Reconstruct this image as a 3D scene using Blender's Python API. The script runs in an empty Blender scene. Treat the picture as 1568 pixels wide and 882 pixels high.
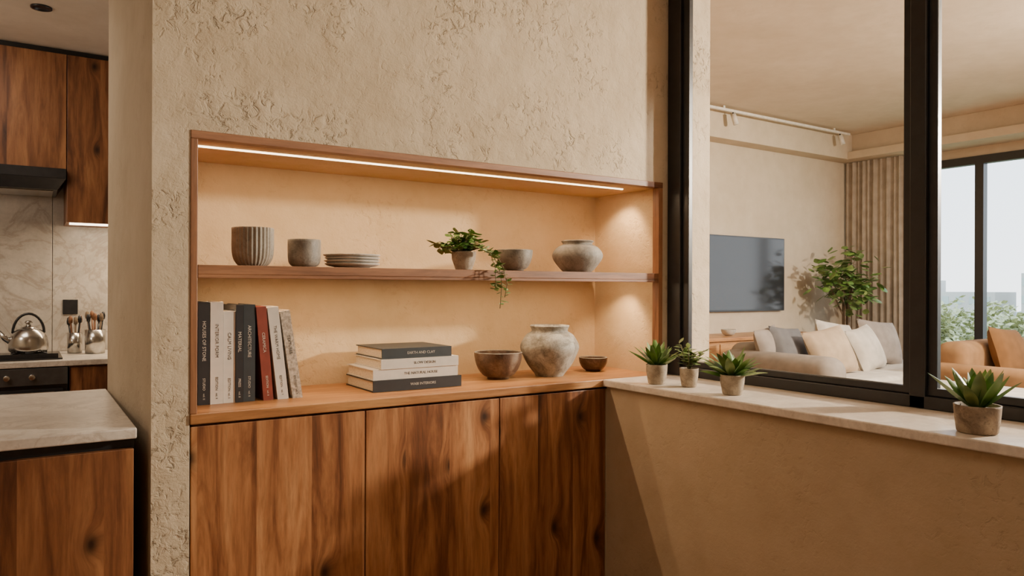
import bpy, math, random
from mathutils import Vector, Matrix, Euler
random.seed(7)
S = bpy.context.scene
COL = S.collection
pi = math.pi
def rad(a): return a*pi/180

# ------------------------------------------------------------------ materials
def newmat(name):
    m = bpy.data.materials.new(name); m.use_nodes = True
    nt = m.node_tree; b = nt.nodes['Principled BSDF']
    return m, nt, b
def N(nt, t, **kw):
    n = nt.nodes.new(t)
    for k, v in kw.items():
        if k in n.inputs: n.inputs[k].default_value = v
        else: setattr(n, k, v)
    return n
def ramp(nt, src, stops):
    r = nt.nodes.new('ShaderNodeValToRGB')
    e = r.color_ramp.elements
    while len(e) < len(stops): e.new(0.5)
    for i, (p, c) in enumerate(stops):
        e[i].position = p
        e[i].color = (c, c, c, 1) if isinstance(c, (int, float)) else (*c, 1)
    nt.links.new(src, r.inputs[0])
    return r.outputs[0]
def mixc(nt, fac, a, b, mode='MIX'):
    n = nt.nodes.new('ShaderNodeMix'); n.data_type = 'RGBA'; n.blend_type = mode
    for s, i in ((fac, 0), (a, 6), (b, 7)):
        if isinstance(s, (int, float)): n.inputs[i].default_value = s
        elif isinstance(s, tuple): n.inputs[i].default_value = (*s, 1)
        else: nt.links.new(s, n.inputs[i])
    return n.outputs[2]
def math_(nt, op, a, b=None):
    n = nt.nodes.new('ShaderNodeMath'); n.operation = op
    for s, i in ((a, 0), (b, 1)):
        if s is None: continue
        if isinstance(s, (int, float)): n.inputs[i].default_value = s
        else: nt.links.new(s, n.inputs[i])
    return n.outputs[0]
def coords(nt, scale=(1, 1, 1)):
    tc = nt.nodes.new('ShaderNodeTexCoord')
    mp = nt.nodes.new('ShaderNodeMapping'); mp.inputs['Scale'].default_value = scale
    nt.links.new(tc.outputs['Object'], mp.inputs[0])
    return mp.outputs[0]
def noise(nt, vec, scale, detail=4, rough=.5, dist=0):
    n = N(nt, 'ShaderNodeTexNoise', Scale=scale, Detail=detail, Roughness=rough, Distortion=dist)
    nt.links.new(vec, n.inputs['Vector'])
    return n.outputs[0]
def bump(nt, b, h, strength, dist):
    n = nt.nodes.new('ShaderNodeBump'); n.inputs['Strength'].default_value = strength
    n.inputs['Distance'].default_value = dist
    nt.links.new(h, n.inputs['Height']); nt.links.new(n.outputs[0], b.inputs['Normal'])

def simple(name, col, rough=.5, metal=0, var=0.12, vs=30):
    m, nt, b = newmat(name)
    v = coords(nt)
    n = noise(nt, v, vs, 2)
    c1 = tuple(max(0, c*(1-var)) for c in col); c2 = tuple(min(1, c*(1+var)) for c in col)
    c = ramp(nt, n, [(.3, c1), (.7, c2)])
    nt.links.new(c, b.inputs['Base Color'])
    b.inputs['Roughness'].default_value = rough; b.inputs['Metallic'].default_value = metal
    return m
def plaster(name, c1, c2, strength=.6, dist=.006, patch=3.2, heavy=1.0):
    m, nt, b = newmat(name)
    v = coords(nt)
    big = noise(nt, v, 2.0, 3, .6, .5)
    med = noise(nt, v, 10, 5, .65)
    f = math_(nt, 'ADD', math_(nt, 'MULTIPLY', big, .6), math_(nt, 'MULTIPLY', med, .4))
    c = ramp(nt, f, [(.36, c1), (.64, c2)])
    fine = noise(nt, v, 150, 3, .6)
    ridg = noise(nt, v, 36, 5, .6, .6)
    pits = ramp(nt, ridg, [(.36, 0.0), (.45, 1.0)])
    mask = ramp(nt, noise(nt, v, patch, 3, .55), [(.47, .14*heavy), (.61, heavy)])
    pit = math_(nt, 'MULTIPLY', math_(nt, 'SUBTRACT', 1.0, pits), mask)
    h = math_(nt, 'SUBTRACT', math_(nt, 'MULTIPLY', fine, .2), math_(nt, 'MULTIPLY', pit, .55))
    h = math_(nt, 'ADD', h, math_(nt, 'MULTIPLY', math_(nt, 'MULTIPLY', ridg, mask), 1.15))
    h = math_(nt, 'ADD', h, math_(nt, 'MULTIPLY', noise(nt, v, 8, 3), 1.6))
    bump(nt, b, h, strength, dist)
    c = mixc(nt, math_(nt, 'MULTIPLY', pit, .22), c, tuple(x*.5 for x in c1))
    nt.links.new(c, b.inputs['Base Color'])
    b.inputs['Roughness'].default_value = .9; b.inputs['Specular IOR Level'].default_value = .2
    return m
def wood(name, cols, axis='Z', rough=.42, knots=True, g=1.0, plank=0.0):
    m, nt, b = newmat(name)
    tc = nt.nodes.new('ShaderNodeTexCoord'); oi = nt.nodes.new('ShaderNodeObjectInfo')
    sep = nt.nodes.new('ShaderNodeSeparateXYZ'); nt.links.new(tc.outputs['Object'], sep.inputs[0])
    X, Y, Z = sep.outputs
    if axis == 'Z': cx, cy, gr = X, Y, Z
    elif axis == 'X': cx, cy, gr = Z, Y, X
    else: cx, cy, gr = X, Z, Y
    r = math_(nt, 'MULTIPLY', oi.outputs['Random'], 13.0)
    off = r
    pv = None
    if plank:
        idx = math_(nt, 'FLOOR', math_(nt, 'ADD', math_(nt, 'MULTIPLY', cx, 1/plank), r))
        wn = nt.nodes.new('ShaderNodeTexWhiteNoise'); wn.noise_dimensions = '1D'; nt.links.new(idx, wn.inputs['W'])
        pv = wn.outputs['Value']
        off = math_(nt, 'ADD', r, math_(nt, 'MULTIPLY', pv, 5.0))
    cv = nt.nodes.new('ShaderNodeCombineXYZ')
    a = math_(nt, 'ADD', cx, off)
    if knots:
        cb = nt.nodes.new('ShaderNodeCombineXYZ')
        nt.links.new(math_(nt, 'ADD', cx, off), cb.inputs[0])
        nt.links.new(math_(nt, 'ADD', math_(nt, 'MULTIPLY', gr, .6), off), cb.inputs[1])
        vo = N(nt, 'ShaderNodeTexVoronoi', Scale=3.6); vo.voronoi_dimensions = '2D'
        nt.links.new(cb.outputs[0], vo.inputs['Vector'])
        d = vo.outputs['Distance']
        sc_ = nt.nodes.new('ShaderNodeSeparateColor'); nt.links.new(vo.outputs['Color'], sc_.inputs[0])
        sel = math_(nt, 'GREATER_THAN', sc_.outputs[0], .30)
        near = math_(nt, 'MULTIPLY', ramp(nt, d, [(0.0, 1.0), (.06, .62), (.13, .22), (.22, 0.0)]), sel)
        a = math_(nt, 'ADD', a, math_(nt, 'MULTIPLY', near, .05))
    nt.links.new(a, cv.inputs[0])
    nt.links.new(math_(nt, 'ADD', cy, off), cv.inputs[1])
    nt.links.new(math_(nt, 'MULTIPLY', gr, .10), cv.inputs[2])
    w = cv.outputs[0]
    n1 = noise(nt, w, 19*g, 6, .6, .7)
    n0 = noise(nt, w, 6*g, 2, .5, .4)
    f = math_(nt, 'ADD', math_(nt, 'MULTIPLY', n1, .62), math_(nt, 'MULTIPLY', n0, .38))
    if pv is not None: f = math_(nt, 'ADD', f, math_(nt, 'MULTIPLY', math_(nt, 'SUBTRACT', pv, .5), .10))
    c = ramp(nt, f, [(.34, cols[0]), (.43, cols[1]), (.52, cols[2]), (.64, cols[3])])
    fine = noise(nt, w, 110*g, 4, .7)
    c = mixc(nt, .42, c, ramp(nt, fine, [(.35, .45), (.58, 1.0)]), 'MULTIPLY')
    if knots:
        km = math_(nt, 'MULTIPLY', ramp(nt, d, [(.014, .95), (.04, .7), (.075, .25), (.12, 0.0)]), sel)
        c = mixc(nt, km, c, tuple(x*.4 for x in cols[0]))
    nt.links.new(c, b.inputs['Base Color'])
    b.inputs['Roughness'].default_value = rough
    bump(nt, b, fine, .1, .002)
    return m
def marble(name, base, vein, scale=3, vs=.5):
    m, nt, b = newmat(name)
    v = coords(nt)
    n = noise(nt, v, scale, 6, .62, 1.4)
    c = ramp(nt, n, [(.38, tuple(x*.80 for x in base)), (.6, base)])
    n2 = noise(nt, v, scale*.8, 6, .6, 2.0)
    a = math_(nt, 'ABSOLUTE', math_(nt, 'SUBTRACT', n2, .5))
    c = mixc(nt, ramp(nt, a, [(0.0, vs), (.035, 0.0)]), c, vein)
    c = mixc(nt, .3, c, ramp(nt, noise(nt, v, 60, 4, .7), [(.35, .65), (.6, 1.0)]), 'MULTIPLY')
    nt.links.new(c, b.inputs['Base Color'])
    b.inputs['Roughness'].default_value = .3
    return m
def ceramic(name, c1, c2, c3, scale=18, rough=.6):
    m, nt, b = newmat(name)
    v = coords(nt)
    c = ramp(nt, noise(nt, v, scale, 6, .7, .6), [(.38, c1), (.5, c2), (.62, c3)])
    sp = noise(nt, v, 190, 2)
    c = mixc(nt, ramp(nt, sp, [(.60, 0.0), (.70, .5)]), c, tuple(x*.4 for x in c1))
    nt.links.new(c, b.inputs['Base Color']); b.inputs['Roughness'].default_value = rough
    bump(nt, b, noise(nt, v, 70, 5, .7), .4, .003)
    return m
def fabric(name, col, var=.15):
    m, nt, b = newmat(name)
    v = coords(nt)
    n = noise(nt, v, 12, 3)
    c = ramp(nt, n, [(.3, tuple(x*(1-var) for x in col)), (.7, tuple(min(1, x*(1+var)) for x in col))])
    nt.links.new(c, b.inputs['Base Color']); b.inputs['Roughness'].default_value = .95
    b.inputs['Specular IOR Level'].default_value = .1
    return m
def emit(name, col, s):
    m = bpy.data.materials.new(name); m.use_nodes = True
    nt = m.node_tree; nt.nodes.clear()
    e = N(nt, 'ShaderNodeEmission', Strength=s); e.inputs[0].default_value = (*col, 1)
    o = nt.nodes.new('ShaderNodeOutputMaterial'); nt.links.new(e.outputs[0], o.inputs[0])
    return m
def leafmat(name, c1, c2):
    m, nt, b = newmat(name)
    v = coords(nt)
    c = ramp(nt, noise(nt, v, 18, 2), [(.35, c1), (.65, c2)])
    nt.links.new(c, b.inputs['Base Color']); b.inputs['Roughness'].default_value = .4
    return m

M_wall = plaster('plaster_wall', (.47, .375, .255), (.575, .475, .345), .8, .008, 2.6, 1.0)
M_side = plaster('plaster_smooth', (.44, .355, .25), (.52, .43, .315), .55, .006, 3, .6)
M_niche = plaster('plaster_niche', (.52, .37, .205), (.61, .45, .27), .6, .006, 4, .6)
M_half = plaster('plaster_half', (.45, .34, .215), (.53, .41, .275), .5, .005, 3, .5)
M_liv = plaster('plaster_living', (.52, .425, .31), (.61, .51, .385), .4, .005, 2, .4)
M_ceil = plaster('plaster_ceiling', (.57, .475, .36), (.66, .56, .44), .3, .005, 2, .3)
WAL = [(.060, .019, .007), (.19, .066, .023), (.365, .152, .056), (.54, .27, .115)]
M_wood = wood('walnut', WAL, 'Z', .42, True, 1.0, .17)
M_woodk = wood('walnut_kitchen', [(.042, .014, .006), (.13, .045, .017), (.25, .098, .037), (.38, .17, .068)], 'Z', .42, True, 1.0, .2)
OAK = [(.26, .105, .034), (.38, .165, .055), (.47, .225, .08), (.55, .29, .11)]
M_oakx = wood('oak_board', OAK, 'X', .4, False)
TRM = [(.13, .050, .021), (.21, .086, .036), (.28, .122, .053), (.35, .16, .072)]
M_trimx = wood('trim_wood_x', TRM, 'X', .5, False)
M_trimz = wood('trim_wood_z', TRM, 'Z', .5, False)
M_marble = marble('marble_top', (.80, .73, .64), (.44, .36, .29), 5, .5)
M_sill = marble('stone_sill', (.78, .69, .59), (.56, .46, .37), 8, .35)
M_splash = marble('marble_splash', (.54, .49, .43), (.28, .22, .17), 2.6, .55)
M_black = simple('black_frame', (.014, .014, .016), .35, .0, var=.2)
M_blk2 = simple('black_satin', (.02, .02, .022), .25)
M_steel = simple('steel', (.55, .53, .50), .22, 1.0, var=.05)
M_screen = simple('tv_screen', (.022, .024, .028), .14, var=.05)
M_panel = simple('oven_panel', (.12, .12, .12), .3, .6)
M_led = emit('led', (1, .74, .45), 7)
M_led2 = emit('led_white', (1, .80, .58), 7)
M_floor = wood('floor_wood', TRM, 'X', .45, False)
M_green = leafmat('leaf_green', (.055, .135, .022), (.16, .29, .055))
M_green2 = leafmat('leaf_olive', (.10, .17, .04), (.25, .33, .10))
M_stem = simple('stem', (.16, .14, .06), .7)
M_soil = simple('soil', (.05, .03, .02), .95, vs=80, var=.5)
M_bark = simple('bark', (.20, .14, .09), .9)
M_potc = ceramic('pot_concrete', (.24, .185, .13), (.34, .275, .20), (.42, .35, .265), 22, .85)
M_potb = ceramic('pot_brown', (.16, .11, .07), (.25, .18, .12), (.35, .27, .185), 16, .75)
M_white_c = ceramic('ceramic_white', (.38, .345, .29), (.46, .42, .36), (.52, .48, .42), 10, .45)
M_grey_c = ceramic('ceramic_grey', (.13, .11, .088), (.21, .185, .15), (.29, .26, .215), 14, .55)
M_rib_c = ceramic('ceramic_ribbed', (.22, .185, .14), (.28, .24, .185), (.34, .295, .235), 10, .6)
M_vase_c = ceramic('ceramic_weathered', (.14, .12, .095), (.27, .245, .20), (.40, .37, .31), 13, .75)
M_jar_c = ceramic('ceramic_jar', (.15, .13, .105), (.235, .21, .175), (.32, .29, .245), 12, .75)
M_brn_c = ceramic('ceramic_brown', (.045, .022, .013), (.10, .055, .032), (.19, .135, .09), 10, .4)
M_pages = simple('paper', (.62, .52, .38), .9, vs=200, var=.2)
M_bk_black = simple('cover_black', (.018, .018, .02), .5)
M_bk_dark = simple('cover_teal', (.03, .036, .04), .5)
M_bk_white = simple('cover_white', (.60, .55, .48), .6, var=.05)
M_bk_red = simple('cover_red', (.20, .035, .018), .55)
M_bk_beige = simple('cover_beige', (.42, .35, .27), .7, vs=120, var=.4)
M_ink_l = simple('ink_light', (.55, .50, .42), .5)
M_ink_d = simple('ink_dark', (.08, .07, .06), .5)
M_sofa = fabric('fabric_taupe', (.24, .205, .175))
M_cream = fabric('fabric_cream', (.50, .45, .385))
M_pgrey = fabric('fabric_grey', (.13, .125, .13))
M_ptan = fabric('fabric_tan', (.40, .30, .205))
M_pgreige = fabric('fabric_greige', (.27, .23, .20))
M_cognac = fabric('leather_cognac', (.27, .15, .072))
M_pbrown = fabric('fabric_brown', (.17, .085, .035))
M_curt = fabric('fabric_curtain', (.37, .31, .25))
M_white = simple('white_metal', (.70, .65, .57), .5)
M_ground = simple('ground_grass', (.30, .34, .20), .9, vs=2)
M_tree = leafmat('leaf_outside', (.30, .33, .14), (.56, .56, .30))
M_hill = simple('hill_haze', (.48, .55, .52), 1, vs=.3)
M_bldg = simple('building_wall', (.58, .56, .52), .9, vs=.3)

def glassmat():
    m = bpy.data.materials.new('pane_glass'); m.use_nodes = True
    nt = m.node_tree; nt.nodes.clear()
    t = nt.nodes.new('ShaderNodeBsdfTransparent'); g = nt.nodes.new('ShaderNodeBsdfGlossy')
    g.inputs['Roughness'].default_value = .25
    mx = nt.nodes.new('ShaderNodeMixShader'); mx.inputs[0].default_value = .008
    o = nt.nodes.new('ShaderNodeOutputMaterial')
    nt.links.new(t.outputs[0], mx.inputs[1]); nt.links.new(g.outputs[0], mx.inputs[2]); nt.links.new(mx.outputs[0], o.inputs[0])
    return m
M_glass = glassmat()

# ------------------------------------------------------------------ mesh builder
class B:
    def __init__(s):
        s.v = []; s.f = []; s.m = []; s.sm = []; s.mats = []; s.mx = Matrix.Identity(4)
    def mi(s, mat):
        if mat not in s.mats: s.mats.append(mat)
        return s.mats.index(mat)
    def add(s, vs, fs, mat, smooth=False):
        o = len(s.v); i = s.mi(mat)
        for p in vs: s.v.append(tuple(s.mx @ Vector(p)))
        for f in fs: s.f.append([o+k for k in f]); s.m.append(i); s.sm.append(smooth)
    def box(s, x0, x1, y0, y1, z0, z1, mat):
        vs = [(x, y, z) for z in (z0, z1) for y in (y0, y1) for x in (x0, x1)]
        s.add(vs, [(0, 2, 3, 1), (4, 5, 7, 6), (0, 1, 5, 4), (2, 6, 7, 3), (0, 4, 6, 2), (1, 3, 7, 5)], mat)
    def prism(s, poly, z0, z1, mat):
        n = len(poly)
        vs = [(x, y, z0) for x, y in poly]+[(x, y, z1) for x, y in poly]
        fs = [tuple(range(n-1, -1, -1)), tuple(range(n, 2*n))]
        fs += [(i, (i+1) % n, (i+1) % n+n, i+n) for i in range(n)]
        s.add(vs, fs, mat)
    def lathe(s, prof, mat, c=(0, 0, 0), seg=48, rib=0, ribn=0):
        vs = []; fs = []
        n = len(prof)
        for r, z in prof:
            for k in range(seg):
                a = 2*pi*k/seg
                rr = r*(1+rib*math.cos(ribn*a)) if r > .01 else r
                vs.append((c[0]+rr*math.cos(a), c[1]+rr*math.sin(a), c[2]+z))
        for j in range(n-1):
            for k in range(seg):
                k2 = (k+1) % seg
                fs.append((j*seg+k, j*seg+k2, (j+1)*seg+k2, (j+1)*seg+k))
        s.add(vs, fs, mat, True)
    def tube(s, pts, rs, mat, seg=8):
        pts = [Vector(p) for p in pts]; vs = []; fs = []
        if isinstance(rs, (int, float)): rs = [rs]*len(pts)
        for i, p in enumerate(pts):
            d = (pts[min(i+1, len(pts)-1)]-pts[max(i-1, 0)]).normalized()
            a = d.orthogonal().normalized() if i == 0 else (a-d*a.dot(d)).normalized()
            bb = d.cross(a)
            for k in range(seg):
                t = 2*pi*k/seg
                vs.append(tuple(p+(a*math.cos(t)+bb*math.sin(t))*rs[i]))
        for i in range(len(pts)-1):
            for k in range(seg):
                k2 = (k+1) % seg
                fs.append((i*seg+k, i*seg+k2, (i+1)*seg+k2, (i+1)*seg+k))
        fs.append(tuple(range(seg-1, -1, -1))); fs.append(tuple(range((len(pts)-1)*seg, len(pts)*seg)))
        s.add(vs, fs, mat, True)
    def leaf(s, base, az, el, L, W, mat, bend=-.8, n=7, fold=.25, roll=0, shape=.5):
        p = Vector(base); vs = []; fs = []
        side = Vector((-math.sin(az), math.cos(az), 0))
        for i in range(n+1):
            t = i/n
            e = el+bend*t*t
            d = Vector((math.cos(az)*math.cos(e), math.sin(az)*math.cos(e), math.sin(e)))
            up = d.cross(side)*-1
            sd = side*math.cos(roll)+up*math.sin(roll)
            if t < shape: w = .25+.75*math.sin(t/shape*pi/2)
            else: w = math.cos((t-shape)/(1-shape)*pi/2)**.8
            w = max(w, .02)*W/2
            nrm = sd.cross(d)
            vs += [tuple(p+sd*w-nrm*(-fold*w)), tuple(p), tuple(p-sd*w-nrm*(-fold*w))]
            p = p+d*(L/n)
        for i in range(n):
            a = i*3
            fs += [(a, a+1, a+4, a+3), (a+1, a+2, a+5, a+4)]
        s.add(vs, fs, mat, True)
    def pillow(s, w, h, t, mat, n=14):
        vs = []; fs = []
        for sgn in (1, -1):
            for j in range(n+1):
                for i in range(n+1):
                    u = 2*i/n-1; v = 2*j/n-1
                    k = (max(0, (1-u*u))*max(0, (1-v*v)))**.42
                    pinch = 1-.07*(1-abs(u*v))*(abs(u)**6+abs(v)**6)
                    vs.append((u*w/2*pinch, sgn*k*t/2, v*h/2*pinch))
        m = (n+1)**2
        for j in range(n):
            for i in range(n):
                a = j*(n+1)+i
                fs.append((a, a+1, a+n+2, a+n+1)); fs.append((m+a, m+a+n+1, m+a+n+2, m+a+1))
        s.add(vs, fs, mat, True)
    def text(s, body, size, mat, mx):
        cu = bpy.data.curves.new('t', 'FONT'); cu.body = body; cu.size = size; cu.extrude = .0003
        cu.align_x = 'CENTER'; cu.align_y = 'CENTER'; cu.resolution_u = 2
        ob = bpy.data.objects.new('t', cu); COL.objects.link(ob)
        dg = bpy.context.evaluated_depsgraph_get()
        me = ob.evaluated_get(dg).to_mesh()
        vs = [tuple(mx @ v.co) for v in me.vertices]; fs = [tuple(p.vertices) for p in me.polygons]
        ob.evaluated_get(dg).to_mesh_clear()
        bpy.data.objects.remove(ob); bpy.data.curves.remove(cu)
        s.add(vs, fs, mat)
    def obj(s, name, loc=(0, 0, 0), rot=(0, 0, 0), parent=None, bevel=0, bseg=2):
        me = bpy.data.meshes.new(name)
        me.from_pydata(s.v, [], s.f)
        for m in s.mats: me.materials.append(m)
        for i, p in enumerate(me.polygons):
            p.material_index = s.m[i]; p.use_smooth = s.sm[i]
        me.update()
        o = bpy.data.objects.new(name, me); COL.objects.link(o)
        o.location = loc; o.rotation_euler = rot
        if parent: o.parent = parent
        if bevel:
            md = o.modifiers.new('bevel', 'BEVEL'); md.width = bevel; md.segments = bseg
            md.limit_method = 'ANGLE'; md.angle_limit = rad(40)
            if bseg > 2:
                for p in me.polygons: p.use_smooth = True
        return o
def empty(name, loc=(0, 0, 0), rot=(0, 0, 0)):
    e = bpy.data.objects.new(name, None); COL.objects.link(e); e.location = loc; e.rotation_euler = rot
    e.empty_display_size = .1
    return e
def boxo(name, x0, x1, y0, y1, z0, z1, mat, parent=None, bevel=0, bseg=2):
    b = B(); b.box(x0, x1, y0, y1, z0, z1, mat); return b.obj(name, parent=parent, bevel=bevel, bseg=bseg)

# ------------------------------------------------------------------ shell
NT = 1.816   # top of the niche frame
b = B(); b.prism([(.297, 2.3), (2.588, 2.3), (2.588, 3.27), (.268, 3.27)], 0, 2.7, M_wall)
wall = b.obj('wall_back')
def cut(x0, x1, y0, y1, z0, z1, mat):
    c = boxo('cutter', x0, x1, y0, y1, z0, z1, mat)
    md = wall.modifiers.new('bool', 'BOOLEAN'); md.operation = 'DIFFERENCE'; md.object = c; md.solver = 'EXACT'
    try: md.material_mode = 'TRANSFER'
    except Exception: pass
    dg = bpy.context.evaluated_depsgraph_get(); dg.update()
    me = bpy.data.meshes.new_from_object(wall.evaluated_get(dg))
    wall.modifiers.clear(); wall.data = me
    bpy.data.objects.remove(c)
cut(.3985, 2.292, 2.2, 2.75, .95, NT, M_niche)
cut(.3985, 1.98, 2.2, 2.75, -.1, .955, M_niche)
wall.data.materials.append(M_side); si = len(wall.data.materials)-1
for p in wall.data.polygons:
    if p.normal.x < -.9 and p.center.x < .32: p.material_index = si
md = wall.modifiers.new('bevel', 'BEVEL'); md.width = .008; md.segments = 3; md.limit_method = 'ANGLE'; md.angle_limit = rad(50)

boxo('wall_half', 1.98, 2.43, -1.95, 2.298, 0, .962, M_half)
sill = B(); sill.box(1.957, 2.46, -1.95, 2.298, .962, .99, M_sill); sill.obj('windowsill', bevel=.004)
boxo('wall_header', 2.32, 2.43, -1.95, 2.298, 2.665, 2.84, M_wall)
boxo('floor', -2.2, 1.98, -2.0, 5.3, -.1, 0, M_floor)
boxo('floor_living', 2.43, 6.95, -2.0, 4.3, .2, .3, M_floor)
boxo('ceiling', -2.2, 2.6, -2.0, 5.3, 2.7, 2.8, M_ceil)
boxo('ceiling_living', 2.43, 7.0, -2.0, 4.35, 2.84, 2.94, M_ceil)
boxo('wall_left', -2.3, -2.2, -2.0, 5.3, 0, 2.8, M_side)
boxo('wall_front', -2.3, 7.0, -2.1, -2.0, 0, 2.94, M_side)
boxo('wall_kitchen', -2.3, 2.6, 5.3, 5.4, 0, 2.8, M_side)
boxo('wall_divider', 2.588, 2.66, 3.27, 5.4, 0, 2.94, M_side)
boxo('wall_tv', 2.66, 7.0, 4.28, 4.38, 0, 2.94, M_liv)
b = B()
b.box(2.66, 6.9, 4.12, 4.28, 2.6, 2.84, M_liv)
b.box(6.62, 6.9, -1.98, 4.12, 2.6, 2.84, M_liv)
b.box(6.55, 6.62, -1.98, 4.12, 2.6, 2.67, M_liv)
b.obj('trim_bulkhead', bevel=.004)

wl = B()
wl.box(6.9, 7.0, -2, 4.28, 2.52, 2.94, M_liv)
wl.box(6.9, 7.0, 3.85, 4.28, .3, 2.52, M_liv)
wl.box(6.9, 7.0, -2, -1.6, .3, 2.52, M_liv)
wl.box(6.9, 7.0, -2, 4.28, -.1, .38, M_liv)
wl.obj('wall_right')
w2 = empty('window_2')
fr = B()
fr.box(6.88, 6.95, -1.6, 3.85, 2.45, 2.52, M_black); fr.box(6.88, 6.95, -1.6, 3.85, .38, .45, M_black)
for y in (3.78, 3.07, 1.6, .1, -1.6): fr.box(6.88, 6.95, y, y+.07, .45, 2.45, M_black)
fr.obj('frame', parent=w2)

w1 = empty('window_1')
fr = B()
fr.box(2.32, 2.37, 2.225, 2.298, .9905, 2.66, M_black)
fr.box(2.335, 2.36, 2.19, 2.225, 1.05, 2.62, M_black)
for y in (1.20, -.1, -1.4):
    fr.box(2.32, 2.37, y, y+.05, .9905, 2.66, M_black)
    fr.box(2.335, 2.36, y-.028, y, 1.05, 2.62, M_black)
    fr.box(2.335, 2.36, y+.05, y+.078, 1.05, 2.62, M_black)
fr.box(2.32, 2.37, -1.95, 2.225, .9905, 1.03, M_black)
fr.box(2.335, 2.36, -1.95, 2.225, 1.03, 1.055, M_black)
fr.box(2.32, 2.37, -1.95, 2.225, 2.62, 2.66, M_black)
fr.box(2.335, 2.36, -1.95, 2.225, 2.59, 2.62, M_black)
fr.obj('frame', parent=w1, bevel=.003)
gl = B()
for y0, y1 in ((1.278, 2.19), (-.022, 1.172), (-1.322, -.128)):
    gl.box(2.345, 2.349, y0, y1, 1.055, 2.59, M_glass)
gl.obj('glass', parent=w1)

# ------------------------------------------------------------------ niche joinery
nt_ = empty('trim_niche')
boxo('frame_top', .3985, 2.292, 2.297, 2.335, NT-.024, NT, M_trimx, nt_, .002)
boxo('frame_left', .3985, .4185, 2.297, 2.75, .9905, NT-.024, M_trimz, nt_, .002)
boxo('frame_right', 2.268, 2.292, 2.297, 2.335, .9905, NT-.024, M_trimz, nt_, .002)
boxo('ceiling_panel', .4185, 2.292, 2.335, 2.75, NT-.020, NT, M_niche, nt_)
boxo('led_strip', .42, 2.18, 2.426, 2.434, NT-.025, NT-.020, M_led, nt_)
sh = empty('wall_shelf')
b = B(); b.box(.4185, 2.268, 2.297, 2.75, 1.397, 1.425, M_trimx); b.box(.4185, 2.268, 2.297, 2.312, 1.386, 1.397, M_trimx)
b.obj('board', parent=sh, bevel=.002)
cb = empty('built_in_cabinet')
boxo('counter', .3985, 2.292, 2.294, 2.75, .96, .99, M_oakx, cb, .003)
boxo('carcass', .41, 1.975, 2.33, 2.74, .02, .955, M_woodk, cb)
for i, (x0, x1) in enumerate(((.402, .938), (.942, 1.463), (1.467, 1.976))):
    boxo('door_panel_%d' % (i+1), x0, x1, 2.302, 2.326, .08, .952, M_wood, cb, .002)

# ------------------------------------------------------------------ books
def book(b, x0, w, y0, d, z0, h, cover, lean=0, title='', ink=None, tsize=.016, sub=''):
    piv = Vector((x0+w, 0, z0)) if lean else Vector((0, 0, 0))
    b.mx = Matrix.Translation(piv) @ Matrix.Rotation(-lean, 4, 'Y') @ Matrix.Translation(-piv) if lean else Matrix.Identity(4)
    b.box(x0, x0+.003, y0, y0+d, z0, z0+h, cover)
    b.box(x0+w-.003, x0+w, y0, y0+d, z0, z0+h, cover)
    b.box(x0+.003, x0+w-.003, y0, y0+.003, z0, z0+h, cover)
    b.box(x0+.003, x0+w-.003, y0+.003, y0+d-.006, z0+.004, z0+h-.005, M_pages)
    if title:
        R = Matrix.Rotation(pi/2, 4, 'X') @ Matrix.Rotation(-pi/2, 4, 'Z')
        b.text(title, tsize, ink, Matrix.Translation((x0+w*.5, y0-.0005, z0+h*.62)) @ R)
        if sub:
            b.text(sub, tsize*.75, ink, Matrix.Translation((x0+w*.5, y0-.0005, z0+h*.2)) @ R)
            b.text('vol. II', tsize*.6, ink, Matrix.Translation((x0+w*.5, y0-.0005, z0+h*.08)) @ R)
    b.mx = Matrix.Identity(4)
b = B()
Y0 = 2.455; Z = .9905
x = .4495
spec = [(.036, .322, M_bk_black, 'HOUSES OF STONE', M_ink_l, 'STUDIO'),
        (.040, .322, M_bk_white, 'INTERIOR FORM', M_ink_d, 'EDITION'),
        (.037, .292, M_bk_white, 'CALM LIVING', M_ink_d, 'EDITION'),
        (.024, .312, M_bk_black, 'MATERIAL', M_ink_l, 'PRESS'),
        (.038, .313, M_bk_dark, 'ARCHITECTURE', M_ink_l, 'STUDIO')]
for w, h, c, t, ink, su in spec:
    book(b, x, w-.0012, Y0+random.uniform(0, .006), .22, Z, h, c, 0, t, ink, .0145, su); x += w
xb = x+.025
for w, h, c, l, t, ink in ((.033, .308, M_bk_red, 4.6, 'CERAMICA', M_ink_l), (.037, .308, M_bk_white, 6.6, 'THE WARM HOME', M_ink_d), (.034, .297, M_bk_beige, 8.6, 'TEXTURES', M_ink_d)):
    book(b, xb, w-.001, Y0, .21, Z, h, c, rad(l), t, ink, .0135, 'EDITION'); xb += w+.013
b.obj('row_of_books')

b = B(); z = .9905
for (x0, x1, y0, y1, t, c, title, ink) in ((1.02, 1.375, 2.43, 2.69, .041, M_bk_black, 'WABI INTERIORS', M_ink_l),
                                    (1.022, 1.362, 2.435, 2.69, .038, M_bk_white, 'THE NATURAL HOUSE', M_ink_d),
                                    (1.05, 1.362, 2.43, 2.685, .036, M_bk_white, 'SLOW DESIGN', M_ink_d),
                                    (1.055, 1.335, 2.435, 2.68, .037, M_bk_dark, 'EARTH AND CLAY', M_ink_l)):
    b.box(x0, x1, y0, y1, z, z+.0035, c); b.box(x0, x1, y0, y1, z+t-.004, z+t-.0005, c)
    b.box(x0, x1, y0, y0+.004, z+.0035, z+t-.004, c)
    b.box(x0+.005, x1-.005, y0+.004, y1-.005, z+.0035, z+t-.004, M_pages)
    b.text(title, .0135, ink, Matrix.Translation(((x0*.45+x1*.55), y0-.0005, z+t/2)) @ Matrix.Rotation(pi/2, 4, 'X'))
    z += t
b.obj('stack_of_books')

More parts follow.
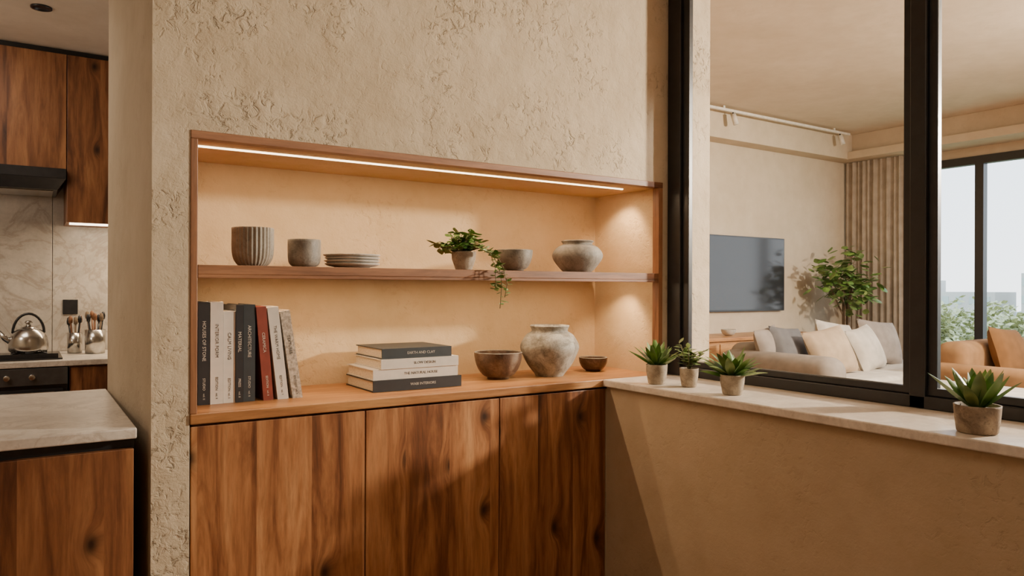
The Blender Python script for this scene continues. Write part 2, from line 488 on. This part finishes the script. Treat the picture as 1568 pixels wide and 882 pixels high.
# ------------------------------------------------------------------ pottery
ZS = 1.4255; ZC = .9905
def bowl(name, loc, r, h, mat, foot=.45, wall_=.006, rim=None):
    p = [(.001, .004), (r*foot*.9, .004), (r*foot, 0), (r*foot*1.02, h*.08)]
    for i in range(1, 9):
        t = i/8; p.append((r*(foot+(1-foot)*math.sin(t*pi/2)**.9), h*(.08+.92*(1-math.cos(t*pi/2))**.85)))
    b = B(); b.lathe(p, mat)
    q = [p[-1], (r-wall_*.5, h+.002), (r-wall_, h-.001)]
    b.lathe(q, rim or mat)
    p = [q[-1]]
    for i in range(7, -1, -1):
        t = i/8; p.append((max(.001, (r-wall_)*(foot*.6+(1-foot*.6)*math.sin(t*pi/2)**.9)) if i else .001, h*(.14+.86*(1-math.cos(t*pi/2))**.85)))
    b.lathe(p, mat); return b.obj(name, loc)
def smoothprof(pts, n=6):
    out = []
    P = [pts[0]]+pts+[pts[-1]]
    for i in range(1, len(P)-2):
        for k in range(n):
            t = k/n; q = []
            for a in (0, 1):
                p0, p1, p2, p3 = P[i-1][a], P[i][a], P[i+1][a], P[i+2][a]
                q.append(.5*(2*p1+(p2-p0)*t+(2*p0-5*p1+4*p2-p3)*t*t+(-p0+3*p1-3*p2+p3)*t**3))
            out.append((max(q[0], .001), q[1]))
    out.append(pts[-1]); return out
def vase(name, loc, prof, mat, rib=0, ribn=0, seg=64):
    b = B(); b.lathe(prof, mat, seg=seg, rib=rib, ribn=ribn); return b.obj(name, loc)
r, h = .0625, .122
body = smoothprof([(r*.62, 0), (r*.80, .010), (r*.95, .03), (r, .06), (r*1.0, .09), (r*1.0, h)], 4)
vase('ribbed_cup', (.603, 2.41, ZS), [(.001, 0)]+body+[(r*.94, h+.001), (r*.93, h-.01), (r*.9, .03), (.001, .02)], M_rib_c, .026, 30, 240)
r, h = .053, .091
body = smoothprof([(r*.6, 0), (r*.85, .008), (r*.97, .022), (r, .05), (r*1.0, h)], 4)
vase('ceramic_cup', (.768, 2.41, ZS), [(.001, 0)]+body+[(r*.94, h+.001), (r*.92, h-.01), (r*.85, .02), (.001, .014)], M_grey_c)
b = B()
for i in range(4):
    z = i*.0100; rr = .094+.003*(i == 3)
    b.lathe([(.001, z), (.055, z), (.06, z+.004), (rr*.9, z+.009), (rr, z+.015), (rr*.99, z+.0175), (rr*.93, z+.013), (.05, z+.007), (.001, z+.007)], M_white_c, (random.uniform(-.003, .003), 0, 0), 64)
b.obj('stack_of_plates', (.943, 2.43, ZS))
bowl('ceramic_bowl', (1.6, 2.41, ZS), .072, .082, M_grey_c, .5)
vase('ceramic_jar', (1.926, 2.425, ZS), [(.001, 0)]+smoothprof([(.055, 0), (.075, .018), (.102, .055), (.104, .08), (.085, .105), (.064, .115), (.062, .122), (.069, .130)], 5)+[(.064, .133), (.056, .125), (.07, .1), (.09, .07), (.05, .01), (.001, .008)], M_jar_c)
bowl('ceramic_bowl', (1.61, 2.542, ZC), .098, .108, M_brn_c, .45, .006, M_grey_c)
bowl('ceramic_bowl', (2.125, 2.56, ZC), .064, .060, M_brn_c, .5, .005, M_grey_c)
vase('ceramic_vase', (1.851, 2.517, ZC), [(.001, 0)]+smoothprof([(.058, 0), (.066, .012), (.095, .05), (.121, .105), (.122, .135), (.100, .172), (.079, .186), (.077, .196), (.084, .210)], 6)+[(.080, .214), (.070, .2), (.085, .17), (.1, .12), (.06, .02), (.001, .015)], M_vase_c)

# ------------------------------------------------------------------ small plants
def pot(b, r, h, mat, foot=.72):
    b.lathe([(.001, 0), (r*foot, 0), (r*(foot+.08), .004), (r*.97, h*.6), (r, h*.92), (r*1.01, h), (r*.93, h), (r*.9, h*.85), (.001, h*.85)], mat, seg=40)
    b.lathe([(r*.9, h*.86), (r*.5, h*.9), (.001, h*.91)], M_soil, seg=24)
def rosette(name, loc, r, h, mat, n, L, W, elmin=.35, elmax=1.35, g=None, foot=.72, bend=-.7):
    b = B(); pot(b, r, h, mat, foot)
    for i in range(n):
        f = i/n
        az = i*2.39996+random.uniform(-.2, .2)
        el = elmin+(elmax-elmin)*f+random.uniform(-.1, .1)
        b.leaf((math.cos(az)*r*.2*(1-f), math.sin(az)*r*.2*(1-f), h*.88), az, el, L*random.uniform(.8, 1.1)*(1-.15*f), W*random.uniform(.85, 1.1), g or random.choice((M_green, M_green, M_green2)), bend*random.uniform(.6, 1.2), 8, .35, random.uniform(-.3, .3), .45)
    return b.obj(name, loc)
rosette('potted_succulent', (2.046, 2.081, ZC), .041, .076, M_potc, 26, .125, .027, .5, 1.4, None, .72, -.5)
rosette('potted_succulent', (2.065, 1.73, ZC), .042, .070, M_potc, 28, .125, .038, .35, 1.35)
rosette('potted_agave', (2.057, .9306, ZC), .054, .072, M_potb, 20, .125, .036, .75, 1.5, None, .8, -.3)
b = B(); pot(b, .035, .070, M_potc)
for i in range(18):
    az = random.uniform(0, 2*pi); el = random.uniform(.75, 1.45); L = random.uniform(.06, .12)
    d = Vector((math.cos(az)*math.cos(el)*.9, math.sin(az)*math.cos(el)*.7, math.sin(el)))
    p0 = Vector((0, 0, .062)); p1 = p0+d*L
    b.tube([p0, p0+d*L*.5+Vector((0, 0, .004)), p1], .0013, M_stem, 5)
    for k in range(6):
        b.leaf(p0+d*L*(.4+.12*k), random.uniform(0, 2*pi), random.uniform(-.1, .8), random.uniform(.024, .04), .018, M_green2, -.5, 4, .2)
b.obj('potted_herb', (2.09, 1.955, ZC))
b = B(); pot(b, .046, .070, M_potc, .6)
def lf(p, s=1):
    b.leaf(p, random.uniform(0, 2*pi), random.uniform(-.4, .7), random.uniform(.03, .05)*s, .027*s, random.choice((M_green, M_green, M_green2)), -.6, 5, .25, random.uniform(-.5, .5), .4)
for i in range(34):
    az = random.uniform(0, 2*pi); el = random.uniform(.1, 1.3); L = random.uniform(.06, .12)
    d = Vector((math.cos(az)*math.cos(el)*1.05, math.sin(az)*math.cos(el)*.8, math.sin(el)*.8))
    p0 = Vector((-.012, 0, .066)); p1 = p0+d*L
    b.tube([p0, p0+d*L*.5+Vector((0, 0, .008)), p1], .0013, M_stem, 5)
    for k in range(4): lf(p0+d*L*(.55+.15*k))
for vx, dz, dx in ((.055, .20, .02), (.07, .16, .03), (.045, .13, .0)):
    pts = [(.01, -.01, .07), (vx*.6, -.06, .085), (vx, -.115, .06), (vx+dx*.3, -.15, .01), (vx+dx*.8, -.155, -.05), (vx+dx*.5, -.152, .06-dz)]
    pts = [Vector(p) for p in pts]
    b.tube(pts, .0015, M_stem, 5)
    for i in range(1, len(pts)-1):
        for k in range(6):
            lf(pts[i].lerp(pts[i+1], k/6), .7)
b.obj('trailing_plant', (1.372, 2.41, ZS))

# ------------------------------------------------------------------ kitchen
pn = empty('kitchen_peninsula')
boxo('countertop', -2.19, .262, 2.302, 3.25, .935, .965, M_marble, pn, .004)
boxo('recess', -2.19, .26, 2.345, 3.2, .895, .935, M_black, pn)
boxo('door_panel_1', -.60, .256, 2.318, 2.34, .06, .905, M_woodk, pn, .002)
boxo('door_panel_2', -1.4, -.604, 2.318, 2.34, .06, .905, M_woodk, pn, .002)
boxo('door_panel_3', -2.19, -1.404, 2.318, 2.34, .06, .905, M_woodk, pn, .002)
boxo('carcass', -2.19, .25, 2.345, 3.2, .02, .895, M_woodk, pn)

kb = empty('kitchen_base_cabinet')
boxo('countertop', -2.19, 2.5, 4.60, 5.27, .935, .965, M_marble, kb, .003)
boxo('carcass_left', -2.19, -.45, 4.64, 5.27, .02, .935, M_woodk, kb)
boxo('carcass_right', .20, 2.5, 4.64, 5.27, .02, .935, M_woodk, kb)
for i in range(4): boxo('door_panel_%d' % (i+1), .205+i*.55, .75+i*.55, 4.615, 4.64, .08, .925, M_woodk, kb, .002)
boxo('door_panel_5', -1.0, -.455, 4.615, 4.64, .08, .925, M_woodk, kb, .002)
ov = B()
ov.box(-.44, .19, 4.62, 5.2, .3, .93, M_blk2)
ov.box(-.44, .19, 4.60, 4.62, .84, .93, M_panel)
ov.box(-.42, .17, 4.605, 4.62, .34, .82, M_screen)
ov.tube([(-.38, 4.575, .80), (.13, 4.575, .80)], .009, M_steel)
ov.tube([(-.36, 4.575, .80), (-.36, 4.62, .80)], .006, M_steel); ov.tube([(.11, 4.575, .80), (.11, 4.62, .80)], .006, M_steel)
for k in range(4): ov.tube([(-.3+k*.11, 4.58, .885), (-.3+k*.11, 4.602, .885)], .015, M_steel, 16)
ov.box(-.44, .19, 4.62, 5.2, .0, .3, M_blk2)
ov.obj('oven', bevel=.003)
ct = B()
ct.box(-.42, .17, 4.68, 5.18, .966, .974, M_blk2)
for cx in (-.27, .02):
    for cy in (4.8, 5.05):
        ct.lathe([(.001, 0), (.045, 0), (.045, .012), (.001, .014)], M_blk2, (cx, cy, .974), 24)
        for a in range(4):
            t = a*pi/2+pi/4
            ct.tube([(cx+.03*math.cos(t), cy+.03*math.sin(t), 1.0), (cx+.11*math.cos(t), cy+.11*math.sin(t), 1.0), (cx+.12*math.cos(t), cy+.12*math.sin(t), .974)], .005, M_black, 6)
    ct.box(cx-.13, cx+.13, 4.698, 4.706, .974, .998, M_black)
ct.obj('gas_cooktop')
k = B(); R = .092
k.lathe([(.001, 0)]+smoothprof([(R*.92, 0), (R, .012), (R*1.0, .045), (R*.9, .085), (R*.62, .118), (R*.42, .126)], 5)+[(R*.4, .13), (R*.2, .138), (.012, .142), (.012, .15), (.02, .156), (.014, .166), (.001, .168)], M_steel, seg=48)
k.tube([(-R*.75, 0, .05), (-R*1.15, 0, .075), (-R*1.45, 0, .11)], [.02, .015, .011], M_steel, 12)
arc = [(R*.78*math.cos(t), 0, .10+.105*math.sin(t)) for t in [i*pi/14 for i in range(15)]]
k.tube(arc, .007, M_blk2, 8)
k.obj('kettle', (.015, 4.80, 1.006))

ku = empty('kitchen_upper_cabinet')
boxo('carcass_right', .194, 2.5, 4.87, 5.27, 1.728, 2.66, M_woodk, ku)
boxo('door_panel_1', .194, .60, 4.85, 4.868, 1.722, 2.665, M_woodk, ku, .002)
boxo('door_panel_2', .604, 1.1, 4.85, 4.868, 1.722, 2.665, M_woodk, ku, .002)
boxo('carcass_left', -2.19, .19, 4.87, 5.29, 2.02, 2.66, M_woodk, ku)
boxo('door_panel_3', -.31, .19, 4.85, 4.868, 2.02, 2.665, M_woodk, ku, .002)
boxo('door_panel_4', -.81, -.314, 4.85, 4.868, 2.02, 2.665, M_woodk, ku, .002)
boxo('led_strip', .21, 1.6, 4.93, 4.95, 1.715, 1.728, M_led2, ku)
boxo('shadow_gap', -2.19, 2.5, 4.88, 5.29, 2.665, 2.699, M_black, ku)  # black strip standing in for the shadow between cabinets and ceiling
hd = B()
hd.box(-.42, .188, 4.80, 5.27, 1.96, 2.015, M_blk2)
hd.add([(-.42, 4.80, 1.96), (.188, 4.80, 1.96), (.188, 5.27, 1.96), (-.42, 5.27, 1.96), (-.38, 4.86, 1.90), (.15, 4.86, 1.90), (.15, 5.27, 1.90), (-.38, 5.27, 1.90)],
       [(0, 1, 5, 4), (1, 2, 6, 5), (2, 3, 7, 6), (3, 0, 4, 7), (4, 5, 6, 7), (0, 3, 2, 1)], M_blk2)
hd.box(-.36, .13, 4.9, 5.2, 1.894, 1.9, M_steel)
hd.obj('range_hood', bevel=.002)
bs = B()
for i, (x0, x1) in enumerate(((-2.19, -1.4), (-1.397, -.62), (-.617, .135), (.138, .9), (.903, 1.7), (1.703, 2.5))):
    bs.box(x0, x1, 5.275, 5.298, .966, 2.0, M_splash)
bs.obj('wall_backsplash', bevel=.001)
def utensils(loc, r, h, n, seed):
    rnd = random.Random(seed)
    ut = B()
    ut.lathe([(.001, 0), (r*.95, 0), (r, h), (r*.92, h), (r*.88, .01), (.001, .01)], M_steel, seg=32)
    for i in range(n):
        a = i*.9+seed; x_, y_ = r*.45*math.cos(a), r*.45*math.sin(a)
        top = (x_*1.7, y_*1.7, h+.05+.03*rnd.random())
        mt = (M_blk2, M_trimz, M_bark)[i % 3]
        ut.tube([(x_*.6, y_*.6, .02), top], .005, mt, 8)
        ut.lathe([(.001, -.012), (.010, -.008), (.012, .01), (.009, .03), (.001, .036)], mt, top, 12)
    ut.obj('utensil_holder', loc)
utensils((.345, 5.0, .966), .055, .14, 7, 1)
utensils((.245, 5.08, .966), .04, .12, 5, 3)
boxo('wall_outlet', .19, .27, 5.266, 5.275, 1.19, 1.28, M_blk2, None, .003)
dl = B(); dl.lathe([(.045, 0), (.045, -.008), (.034, -.008), (.034, -.002), (.001, -.002)], M_black, seg=32)
dl.obj('ceiling_downlight', (.06, 4.2, 2.7))

# ------------------------------------------------------------------ living room
tv = B()
tv.box(4.60, 5.755, 4.235, 4.262, 1.165, 1.815, M_black); tv.box(4.61, 5.745, 4.232, 4.235, 1.178, 1.805, M_screen)
tv.box(5.0, 5.35, 4.262, 4.279, 1.3, 1.7, M_black)
tv.obj('television')
cs = B()
cs.box(3.2, 5.75, 3.88, 4.26, .62, .95, M_oakx)
for i in range(4): cs.box(3.22+i*.632, 3.84+i*.632, 3.87, 3.88, .64, .93, M_oakx)
for x_ in (3.3, 5.6): cs.box(x_, x_+.05, 3.92, 4.2, .3, .62, M_blk2)
cs.box(3.15, 5.8, 3.86, 4.27, .95, .98, M_oakx)
cs.obj('tv_console', bevel=.004)
bowl('decor_bowl', (4.75, 4.02, .981), .06, .05, M_white_c)
sf = empty('sofa')
boxo('base', 4.30, 6.2, 2.76, 3.5, .36, .60, M_sofa, sf, .04, 4)
boxo('backrest', 4.30, 6.2, 3.42, 3.66, .45, .97, M_sofa, sf, .08, 5)
boxo('arm', 4.16, 4.42, 2.74, 3.66, .36, .925, M_sofa, sf, .10, 5)
boxo('seat_cushion_1', 4.42, 5.3, 2.74, 3.44, .58, .77, M_cream, sf, .05, 4)
boxo('seat_cushion_2', 5.305, 6.2, 2.74, 3.44, .58, .77, M_cream, sf, .05, 4)
for x_ in (4.3, 6.1): boxo('leg', x_, x_+.05, 2.8, 2.85, .3, .37, M_blk2, sf)
ot = empty('ottoman')
boxo('cushion', 4.0, 5.1, 1.75, 2.70, .40, .765, M_cream, ot, .06, 4)
for x_ in (4.1, 4.95):
    for y_ in (1.85, 2.5): boxo('leg', x_, x_+.05, y_, y_+.05, .3, .41, M_blk2, ot)
def pil(loc, rot, w, h, t, mat):
    b = B(); b.pillow(w, h, t, mat); return b.obj('throw_pillow', loc, rot)
pil((4.56, 3.31, .925), (rad(-20), rad(5), rad(4)), .38, .34, .15, M_pgrey)
pil((4.40, 3.36, .95), (rad(-14), rad(-7), rad(10)), .30, .28, .12, M_pgreige)
pil((4.73, 3.10, .92), (rad(-24), rad(-8), rad(-10)), .38, .35, .15, M_ptan)
pil((5.12, 3.30, .94), (rad(-20), rad(8), rad(-4)), .40, .36, .16, M_cream)
pil((5.20, 3.12, .92), (rad(-24), rad(-6), rad(8)), .38, .34, .15, M_cream)
pil((5.66, 3.28, .94), (rad(-20), rad(6), rad(-8)), .42, .36, .16, M_pgreige)
ac = empty('armchair')
boxo('seat', 5.22, 6.4, 1.95, 2.56, .52, .74, M_cognac, ac, .05, 4)
boxo('backrest', 5.28, 6.4, 2.46, 2.68, .5, 1.00, M_cognac, ac, .08, 5)
boxo('arm_1', 5.16, 5.32, 1.92, 2.66, .45, .86, M_cognac, ac, .06, 5)
boxo('arm_2', 6.3, 6.46, 1.92, 2.66, .45, .86, M_cognac, ac, .06, 5)
for x_ in (5.2, 6.35):
    for y_ in (1.98, 2.57): boxo('leg', x_, x_+.05, y_, y_+.05, .3, .54, M_trimz, ac)
pil((5.72, 2.38, .92), (rad(-18), rad(5), 0), .42, .36, .16, M_pbrown)
ctb = B()
ctb.lathe([(.001, 0), (.20, 0), (.20, .01), (.03, .02), (.025, .40), (.30, .41), (.31, .425), (.30, .435), (.001, .435)], M_trimz, seg=48)
ctb.obj('side_table', (4.95, 1.38, .301))
cu = B(); vs = []; fs = []; n = 200
for j in range(13):
    z = .31+(2.595-.31)*j/12
    for i in range(n+1):
        t = i/n
        y = 3.68+(4.26-3.68)*t
        dx_ = .013*math.sin(t*2*pi*10+1.3*math.sin(t*9)+.25*math.sin(j*.5))+.008*math.sin(t*2*pi*5.3+.4+.12*j)
        vs.append((6.74+dx_, y, z))
for j in range(12):
    for i in range(n):
        a = j*(n+1)+i; fs.append((a, a+1, a+n+2, a+n+1))
cu.add(vs, fs, M_curt, True); cu.obj('curtain')
t = B()
t.lathe([(.001, 0), (.14, 0), (.18, .3), (.165, .3), (.15, .26), (.001, .26)], M_potc, seg=32)
base = Vector((0, 0, .26))
def tl(p, s):
    t.leaf(p, random.uniform(0, 2*pi), random.uniform(-.7, .6), random.uniform(.07, .11)*s, .06*s, random.choice((M_green, M_green2)), -.7, 5, .2, random.uniform(-.6, .6), .5)
for i in range(12):
    a = i*2.4; e = random.uniform(.4, 1.15)
    m1 = Vector((.03*math.cos(a), .03*math.sin(a), .80+.025*i)); tip = Vector((.27*math.cos(a)*e, .20*math.sin(a)*e, .98+.44*random.random()))
    t.tube([base+Vector((.02*math.cos(a), .02*math.sin(a), 0)), m1, m1.lerp(tip, .6)+Vector((0, 0, .05)), tip], [.012, .009, .006, .003], M_bark, 6)
    for k in range(30):
        q = m1.lerp(tip, random.uniform(.45, 1.05))+Vector((random.gauss(0, .09), random.gauss(0, .055), random.gauss(0, .07)))
        q.y = min(q.y, .12); q.x = min(q.x, .27); tl(q, 1)
t.obj('potted_tree', (6.22, 3.92, .301))
tr = B()
tr.box(2.9, 6.45, 4.03, 4.055, 2.80, 2.82, M_white)
for x_ in (3.2, 4.7, 6.2):
    tr.box(x_, x_+.02, 4.035, 4.05, 2.82, 2.84, M_white)
for x_ in (3.4, 4.82, 6.3):
    tr.tube([(x_, 4.04, 2.80), (x_, 4.04, 2.77)], .006, M_blk2, 8); tr.tube([(x_, 4.04, 2.785), (x_+.015, 4.02, 2.70)], .022, M_white, 16)
tr.obj('track_light')

# ------------------------------------------------------------------ outside
boxo('ground', 7.1, 60, -30, 40, -3.1, -3.0, M_ground)
def tree(loc, r, n, s):
    b = B()
    b.tube([(0, 0, -2.9-loc[2]), (.1, 0, -1), (0, .1, .2)], [.2, .15, .08], M_bark, 8)
    cl = [(Vector((random.gauss(0, r*.5), random.gauss(0, r*.6), random.gauss(0, r*.35))), r*random.uniform(.3, .55)) for _ in range(9)]
    for i in range(n):
        c, rr = random.choice(cl)
        d = Vector((random.gauss(0, 1), random.gauss(0, 1), random.gauss(0, 1))).normalized()*rr*random.uniform(.5, 1)
        b.leaf(c+d, random.uniform(0, 6.28), random.uniform(-.8, .8), s, s*.6, M_tree, -.3, 2, .2, random.uniform(-1, 1))
    b.obj('garden_tree', loc)
for (x_, y_, z_, r) in ((22, 9.5, -.6, 2.0), (24, 7.0, -.3, 2.1), (21, 11.5, -.1, 2.0), (25, 4.4, -.1, 2.4), (24, 12.5, -.2, 2.3), (21, 5.6, -.9, 1.9), (25, 10.0, -.2, 2.2), (23, 8.2, -.9, 2.1), (22, 10.6, -.9, 2.0)):
    tree((x_, y_, z_-.15), r, 2400, .22)
bl = B()
for (x_, y_, w_, h_) in ((52, 12, 4, 1.6), (52, 18, 3, 2.4), (52, 22.5, 3.4, 1.2), (52, 27, 2.6, 2.0)):
    bl.box(x_, x_+3, y_, y_+w_, -3, h_, M_bldg)
    for k in range(4):
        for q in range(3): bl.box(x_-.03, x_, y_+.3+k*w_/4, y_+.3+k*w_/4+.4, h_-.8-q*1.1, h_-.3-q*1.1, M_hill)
bl.obj('distant_building')
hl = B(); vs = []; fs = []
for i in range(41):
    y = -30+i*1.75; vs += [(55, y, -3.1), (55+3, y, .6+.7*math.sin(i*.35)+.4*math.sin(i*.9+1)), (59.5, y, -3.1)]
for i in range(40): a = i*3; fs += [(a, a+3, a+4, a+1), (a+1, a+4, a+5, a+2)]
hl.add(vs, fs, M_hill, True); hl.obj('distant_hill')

# ------------------------------------------------------------------ lights
def area(name, loc, size, power, col, target=None, size_y=None, portal=False):
    L = bpy.data.lights.new(name, 'AREA'); L.energy = power; L.color = col; L.size = size
    if size_y: L.shape = 'RECTANGLE'; L.size_y = size_y
    if portal: L.cycles.is_portal = True
    o = bpy.data.objects.new(name, L); COL.objects.link(o); o.location = loc
    if target is not None:
        o.rotation_euler = (Vector(target)-Vector(loc)).to_track_quat('-Z', 'Y').to_euler()
    return o
def spot(name, loc, target, power, col, ang, blend=.3, r=.03):
    L = bpy.data.lights.new(name, 'SPOT'); L.energy = power; L.color = col; L.spot_size = rad(ang); L.spot_blend = blend; L.shadow_soft_size = r
    o = bpy.data.objects.new(name, L); COL.objects.link(o); o.location = loc
    o.rotation_euler = (Vector(target)-Vector(loc)).to_track_quat('-Z', 'Y').to_euler()
    return o
warm = (1, .71, .43)
area('lamp_living_key', (5.2, .0, 2.40), .22, 345, (1, .87, .69), (.9, 2.3, 1.2))
area('fill_front_ceiling', (.8, .3, 2.66), .8, 14, (1, .87, .71), (.9, 1.8, 0))  # added soft fill for the front room, no visible fixture
area('fill_living_ceiling', (4.6, 1.2, 2.80), 1.6, 68, (1, .89, .76), (4.6, 1.2, 0))  # added fill in place of window daylight, out of view
spot('fill_wall_end', (3.5, .9, 2.78), (2.52, 2.3, 1.7), 140, (1, .93, .83), 34, .6)  # added spot, brightens the wall end in place of sunlight
area('lamp_niche_strip', (1.305, 2.430, NT-.027), 1.75, 7, warm, (1.305, 2.52, 1.0), .007)
area('lamp_shelf_strip', (1.295, 2.48, 1.394), 1.72, 7.5, warm, (1.295, 2.481, .9), .008)
spot('lamp_niche_puck', (2.18, 2.47, NT-.03), (2.27, 2.55, 1.5), 10, warm, 95, .6)
spot('lamp_shelf_puck', (2.18, 2.47, 1.390), (2.27, 2.55, 1.1), 8, warm, 95, .6)
area('lamp_kitchen_strip', (.9, 4.94, 1.712), 1.3, 13, (1, .78, .52), (.9, 5.05, .9), .015)
area('lamp_kitchen_ceiling', (-.6, 3.9, 2.66), .8, 14, (1, .86, .70), (-.6, 4.2, 0))
PL = bpy.data.lights.new('fill_kitchen_point', 'POINT'); PL.energy = 20; PL.color = (1, .87, .72); PL.shadow_soft_size = .12  # added unseen point light, lifts the dark kitchen ceiling
po = bpy.data.objects.new('fill_kitchen_point', PL); COL.objects.link(po); po.location = (-1.2, 3.7, 1.95)
area('window_portal', (7.05, 1.1, 1.45), 5.4, 1, (1, 1, 1), (0, 1.1, 1.45), 2.1, portal=True)

W = bpy.data.worlds.new('sky'); S.world = W; W.use_nodes = True
nt = W.node_tree; bg = nt.nodes['Background']
tc = nt.nodes.new('ShaderNodeTexCoord'); sp = nt.nodes.new('ShaderNodeSeparateXYZ')
nt.links.new(tc.outputs['Generated'], sp.inputs[0])
c = ramp(nt, sp.outputs[2], [(0.0, (.88, .93, .96)), (.35, (.62, .78, .95))])
nt.links.new(c, bg.inputs[0]); bg.inputs[1].default_value = 3.8

cam = bpy.data.cameras.new('camera'); co = bpy.data.objects.new('camera', cam); COL.objects.link(co)
co.location = (0, 0, 1.36)
co.rotation_euler = (Euler((rad(90), 0, rad(-33.4))).to_matrix() @ Matrix.Rotation(rad(.2), 3, 'Z')).to_euler()
cam.lens = 1130/1568*36; cam.sensor_width = 36; cam.clip_start = .05
S.camera = co
